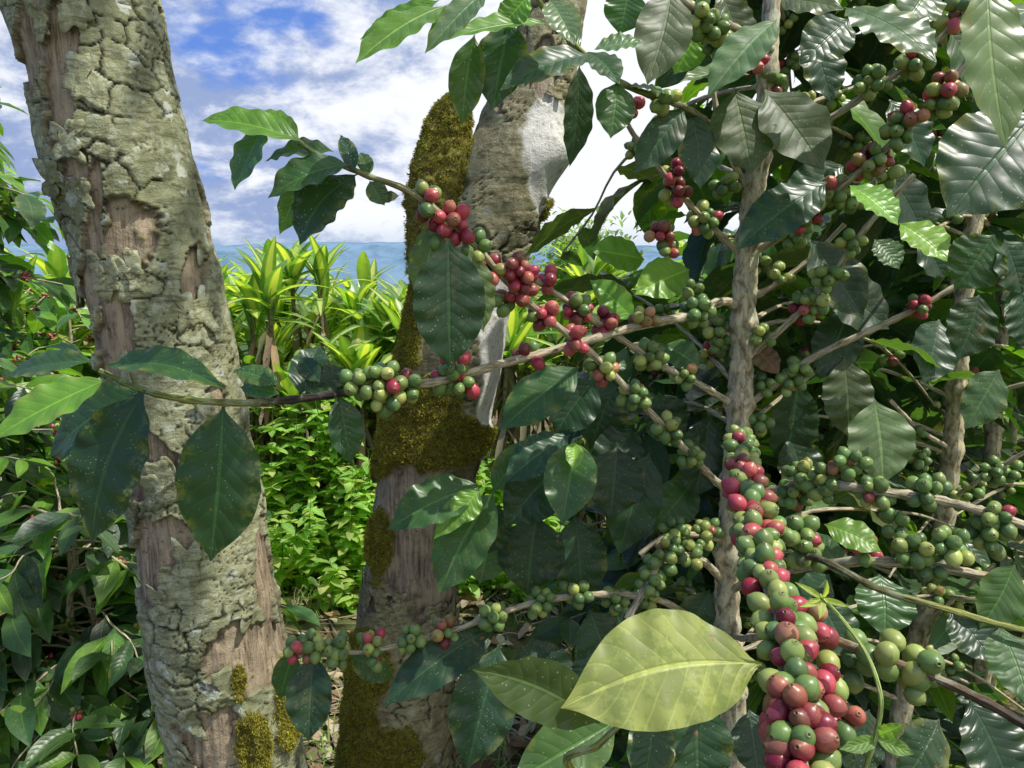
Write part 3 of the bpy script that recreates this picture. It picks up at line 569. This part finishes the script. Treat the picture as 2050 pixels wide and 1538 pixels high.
def crown(e,top,n,seed):
    s=Acc();l=Acc()
    for k in range(n):
        az=random.uniform(0,6.28); d=np.array([math.cos(az),math.sin(az),random.uniform(.5,1.1)]); L=random.uniform(.8,1.5)
        P=np.array([top+d*L*t+R.randn(3)*.04*t for t in np.linspace(0,1,6)]); tube(s,cat(P,4),[.035,.008],8,(.2,.18,.12),.4)
        for j in range(110):
            c=P[random.randint(2,5)]+R.randn(3)*.2; dr=nz(R.randn(3)+[0,0,-.3]); leaf(l,c,c+dr*.12,.05,[0,0,1],.1,2,4,jit(PAL['M'],.3),prof=OVAL)
    s.build("limbs",M_stem,e); l.build("crown_foliage",M_weed,e)
crown(e1,np.array([r1[1][-1],1.25,3.45]),4,1); crown(e2,np.array([r2[1][-1],1.6,3.85]),4,2)
# ================= DRACAENA HEDGE =================
hd=empty("dracaena_hedge"); dl=Acc(); ds=Acc(); dd=Acc()
for k in range(175):
    x=random.uniform(-3.6,1.3); y=random.uniform(3.5,4.9); z=random.uniform(.70,1.38)+.07*(y-3.5); c=np.array([x,y,z])
    tube(ds,cat(np.array([[x+random.uniform(-.1,.1),y,0],[x+random.uniform(-.05,.05),y,z*.5],[x,y,z]]),4),[.016,.011],6,(.16,.13,.08),.3)
    for j in range(random.randint(12,17)):
        az=j*2.4+random.random()*.5; el=random.uniform(-.2,1.2); L=random.uniform(.25,.40)*(1.05-.15*el)
        d=np.array([math.cos(az)*math.cos(el),math.sin(az)*math.cos(el),math.sin(el)*.9-.25*(el<.5)])
        leaf(dl,c+np.array([0,0,random.uniform(-.15,.04)]),c+d*L,random.uniform(.065,.095),[0,0,1],random.uniform(.14,.36),4,9,jit(random.choice([(.13,.26,.055),(.17,.31,.07),(.09,.20,.045)]),.25),None,.03,.18,3,STRAP,random.uniform(-.06,.06))
    for j in range(8):
        az=random.random()*6.28; c2=c-np.array([0,0,random.uniform(.12,.45)]); leaf(dd,c2,c2+np.array([math.cos(az)*.1,math.sin(az)*.1,-.28]),.04,[math.cos(az),math.sin(az),.2],.15,2,6,jit((.30,.23,.14),.4),None,.1,.4,3,STRAP)
ds.build("canes",M_stem,hd); dl.build("leaves",M_drac,hd); dd.build("dead_leaves",M_litter,hd)
# ================= WEEDS, GRASS, LITTER, GROUND =================
def gz(x,y): 
    p=np.stack([np.asarray(x,float),np.asarray(y,float),np.zeros_like(np.asarray(x,float))],-1); return (fbm(p,1.3,2,3)-.5)*.12+(fbm(p,9,4,3)-.5)*.03
wd=Acc(); ws=Acc()
for k in range(400):
    x=random.uniform(-2.1,.2); y=random.uniform(3.0,3.8); mh=(.78 if x<-.75 else .55)*sstep(2.85,3.4,np.array(y)); hgt=float(mh)*random.uniform(.4,1.15)+.05; b=np.array([x,y,float(gz(x,y))-.01]); t=b+np.array([random.uniform(-.14,.14),random.uniform(-.15,.05),hgt])
    P=cat(np.array([b,(b+t)/2+R.randn(3)*.02,t]),5); tube(ws,P,[.003,.0012],5,GRN,.1)
    nn=int(hgt/.035)+3
    for j in range(nn):
        c=P[min(int((.15+.85*j/nn)*(len(P)-1)),len(P)-1)]; a0=random.random()*6.28
        for q in range(3):
            az=a0+q*2.1; l=random.uniform(.03,.085); leaf(wd,c,c+np.array([math.cos(az),math.sin(az),random.uniform(-.5,.4)])*l,l*.62,[0,0,1],.1,2,5,jit(random.choice([(.25,.42,.10),(.33,.48,.15),(.17,.32,.07),(.40,.48,.18)]),.25),random.random()*.5,.04,.25,2,OVAL)
w=empty("weed_patch"); ws.build("stalks",M_stem,w); wd.build("leaves",M_weed,w)
g=Acc()
n=44000; x=R.uniform(-4,3.5,n); y=R.uniform(1.2,6,n); pt=np.stack([x,y,0*x],-1); keep=fbm(pt,2.2,9,3)+R.randn(n)*.05>.44; x=x[keep];y=y[keep];n=len(x); z=gz(x,y)
P=np.stack([x,y,z-.003],-1); az=R.uniform(0,6.28,n); L=R.uniform(.03,.14,n); dx=np.stack([np.cos(az),np.sin(az),0*az],-1); sd=np.stack([-np.sin(az),np.cos(az),0*az],-1)
wv=R.uniform(.0015,.004,n)[:,None]; m_=P+dx*(L*.25)[:,None]+np.array([0,0,1])*(L*.6)[:,None]; tp=P+dx*(L*R.uniform(.5,1.1,n))[:,None]+np.array([0,0,1])*(L*.8)[:,None]
v=np.stack([P-sd*wv,P+sd*wv,m_+sd*wv*.8,m_-sd*wv*.8,tp],1).reshape(-1,3); i=np.arange(n)[:,None]*5
c=np.stack([R.uniform(.18,.32,n),R.uniform(.32,.44,n),R.uniform(.06,.11,n),np.ones(n)],-1); dry=R.rand(n)<.25; c[dry]=[.46,.41,.25,1]
g.add(v,i+np.array([[0,1,2,3]]),None,np.repeat(c,5,0),t=i+np.array([[3,2,4]])); g.build("grass",M_grass)
lt=Acc()
for k in range(2400):
    x=random.uniform(-2.4,1.6); y=random.uniform(1.0,3.6); z=float(gz(x,y))+.006; az=random.random()*6.28; l=random.uniform(.05,.13)
    leaf(lt,[x,y,z+random.random()*.012],[x+math.cos(az)*l,y+math.sin(az)*l,z+random.random()*.03],l*.4,[random.uniform(-.5,.5),random.uniform(-.5,.5),1],random.uniform(.0,.25),3,6,jit(random.choice([(.26,.18,.10),(.36,.28,.18),(.14,.09,.05),(.42,.36,.25)]),.3),None,.1,random.uniform(-.4,.5),2)
for k in range(320):
    x=random.uniform(-2.2,1.4); y=random.uniform(1.2,3.6); az=random.random()*6.28; l=random.uniform(.1,.5); z=float(gz(x,y))+.01
    tube(lt,cat(np.array([[x,y,z],[x+math.cos(az)*l/2,y+math.sin(az)*l/2,z+.02*random.random()],[x+math.cos(az+.3)*l,y+math.sin(az+.3)*l,z+.01]]),4),[.005,.002],5,jit((.30,.24,.16),.3))
lt.build("leaf_litter",M_litter)
N=NT("soil"); ob=N.obj(); n1=N.noise(ob,1.3,5); n2=N.noise(ob,18,6,.65); n3=N.noise(ob,120,4,.7)
c_=N.mix(N.mr(n2,.35,.65),(.10,.075,.045),(.24,.18,.11)); c_=N.mix(N.math('MULTIPLY',N.mr(n1,.42,.58),.75),c_,N.mix(n3,(.05,.10,.025),(.14,.20,.055)))
c_=N.mix(N.math('MULTIPLY',N.mr(n3,.62,.7),.6),c_,(.3,.25,.16))
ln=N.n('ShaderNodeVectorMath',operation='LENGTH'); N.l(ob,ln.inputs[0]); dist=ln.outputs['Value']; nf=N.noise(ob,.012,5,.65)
c_=N.mix(N.mr(dist,7,25),c_,N.mix(N.mr(nf,.4,.6),(.045,.085,.03),(.09,.14,.05))); c_=N.mix(N.mr(dist,100,1600),c_,N.mix(N.mr(nf,.4,.6),(.08,.15,.17),(.13,.21,.23)))  # far ground turns bluish with distance: aerial haze painted into the colour
b=N.bsdf(c_,.95,.1,N.bump(N.math('ADD',n2,n3),.8,.02)); N.l(b.outputs[0],N.out.inputs[0])
s_=np.linspace(-1,1,261); gx=np.sign(s_)*(np.abs(s_)**5*9000+np.abs(s_)*9); gy=gx+2.5; X,Yg=np.meshgrid(gx,gy); far=np.hypot(X,Yg)
Zg=gz(X,Yg)*sstep(60,20,far)-sstep(8,60,far)*8-sstep(60,2500,far)*200+sstep(6000,9500,far)*150
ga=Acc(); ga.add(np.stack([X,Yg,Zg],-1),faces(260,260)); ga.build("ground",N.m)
N=NT("haze_tinted_hillside"); n=N.noise(N.obj(),.004,6); b=N.bsdf(N.mix(N.mr(n,.35,.65),(.10,.18,.25),(.17,.26,.36)),1.,0.); N.l(b.outputs[0],N.out.inputs[0])  # blue base colours have the distance haze painted in
ha=Acc(); xs=np.linspace(-9000,9000,300); pr=np.stack([xs,0*xs,0*xs],-1)
for Yh,hh,sd_ in ((7200,90,3),(8600,260,8)):
    top=hh*np.clip(.0+1.3*fbm(pr,.0007,sd_,6),.05,2); rows=np.stack([np.stack([xs,Yh+0*xs+dy,np.where(f>0,top*f,-250)],-1) for f,dy in ((0,-900),(.5,-500),(.85,-200),(1,0),(.6,300))]); ha.add(rows,faces(299,4))
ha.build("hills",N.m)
sh=empty("shrub"); a=Acc(); s=Acc()
for k in range(30):
    az=random.random()*6.28; base=np.array([.45,5.6,0]); t=np.array([.45+math.cos(az)*random.uniform(.05,.5),5.6+math.sin(az)*.4,random.uniform(1.1,1.74)]); P=cat(np.array([base,(base+t)/2+[0,0,.2],t]),8); tube(s,P,[.012,.003],5,(.2,.19,.12))
    for j in range(230):
        c=P[random.randint(8,16)]+R.randn(3)*[.1,.1,.09]; leaf(a,c,c+nz(R.randn(3))*random.uniform(.04,.08),.035,[0,0,1],.1,2,3,jit((.16,.26,.11),.3),prof=OVAL)
s.build("twigs",M_stem,sh); a.build("foliage",M_weed,sh)
v_=empty("vine"); a=Acc(); P=cat([W(*p) for p in [(1640,1190,.43),(1690,1245,.42),(1735,1310,.41),(1762,1390,.4),(1758,1450,.4),(1735,1530,.4),(1700,1640,.42),(1650,1900,.5)]],10)
tube(a,P,[.0011,.0018],8,(.36,.47,.15),.0,0,.03); P=np.vstack([P[-1],[P[-1][0],.55,.0]]); tube(a,cat(P,6),.0018,7,(.3,.36,.12),0,0)
l=Acc()
for tx,ty,w_ in ((1590,1165,14),(1600,1215,16),(1655,1160,14),(1640,1240,18),(1700,1215,14)): leaf(l,W(1645,1198,.43),W(tx,ty,.42),w_/F*.43,(0,-1,.4),.15,4,10,(.40,.50,.14),0,.05,.4)
for bx,by,tx,ty in ((1755,1480,1830,1510),(1755,1480,1680,1500),(1755,1470,1810,1450)): leaf(l,W(bx,by,.4),W(tx,ty,.39),36/F*.4,(0,-1,.6),.1,6,14,(.15,.28,.07),0,.12,.3)
a.build("stem",M_stem,v_); l.build("leaves",M_weed,v_)
# ================= SKY & SUN =================
EL=math.radians(61); AZv=np.array([.93,-.26]); AZv=AZv/np.linalg.norm(AZv)
sd=Vector((AZv[0]*math.cos(EL),AZv[1]*math.cos(EL),math.sin(EL)))
su=bpy.data.lights.new("sun",'SUN'); su.energy=5.0; su.angle=math.radians(.53); su.color=(1,.96,.88)
so=bpy.data.objects.new("sun",su); sc.collection.objects.link(so); so.rotation_euler=sd.to_track_quat('Z','Y').to_euler()
wo=bpy.data.worlds.new("World"); sc.world=wo; wo.use_nodes=True; T=wo.node_tree; T.nodes.clear()
class WN(NT):
    def __init__(s,t): s.t=t
Nw=WN(T); out=Nw.n('ShaderNodeOutputWorld'); bg=Nw.n('ShaderNodeBackground'); bg.inputs[1].default_value=.15; Nw.l(bg.outputs[0],out.inputs[0])
sky=Nw.n('ShaderNodeTexSky',sky_type='NISHITA'); sky.sun_disc=False; sky.sun_elevation=EL; sky.sun_rotation=math.atan2(AZv[0],AZv[1]); sky.altitude=1200
gen=Nw.n('ShaderNodeTexCoord').outputs['Generated']; sx=Nw.n('ShaderNodeSeparateXYZ'); Nw.l(gen,sx.inputs[0])
zz=Nw.math('ADD',Nw.math('MAXIMUM',sx.outputs[2],0.),.42); cb=Nw.n('ShaderNodeCombineXYZ'); Nw.l(Nw.math('DIVIDE',sx.outputs[0],zz),cb.inputs[0]); Nw.l(Nw.math('DIVIDE',sx.outputs[1],zz),cb.inputs[1]); cb.inputs[2].default_value=5.1
cn=Nw.noise(cb.outputs[0],2.4,9,.58,.15); cs=Nw.noise(cb.outputs[0],5.2,9,.62,.2)
cov=Nw.math('ADD',Nw.math('ADD',cn,Nw.math('MULTIPLY',sx.outputs[0],.22)),Nw.mr(sx.outputs[2],.38,.20,.0,.15)); covm=Nw.mr(cov,.36,.47)
sh1=Nw.math('ADD',Nw.math('ADD',Nw.math('MULTIPLY',cs,.8),Nw.math('MULTIPLY',cn,.2)),Nw.math('MULTIPLY',sx.outputs[0],.32))
ccol=Nw.mix(Nw.mr(sh1,.32,.50),(2.2,2.85,4.6),(6.6,6.8,7.2))
blue=Nw.mix(.8,sky.outputs[0],(.75,1.75,5.3)); s1=Nw.mix(covm,blue,ccol)
hz=Nw.mr(sx.outputs[2],.06,.0,0.,.6); s2=Nw.mix(hz,s1,(2.4,3.3,4.9)); Nw.l(s2,bg.inputs[0])
print("done")
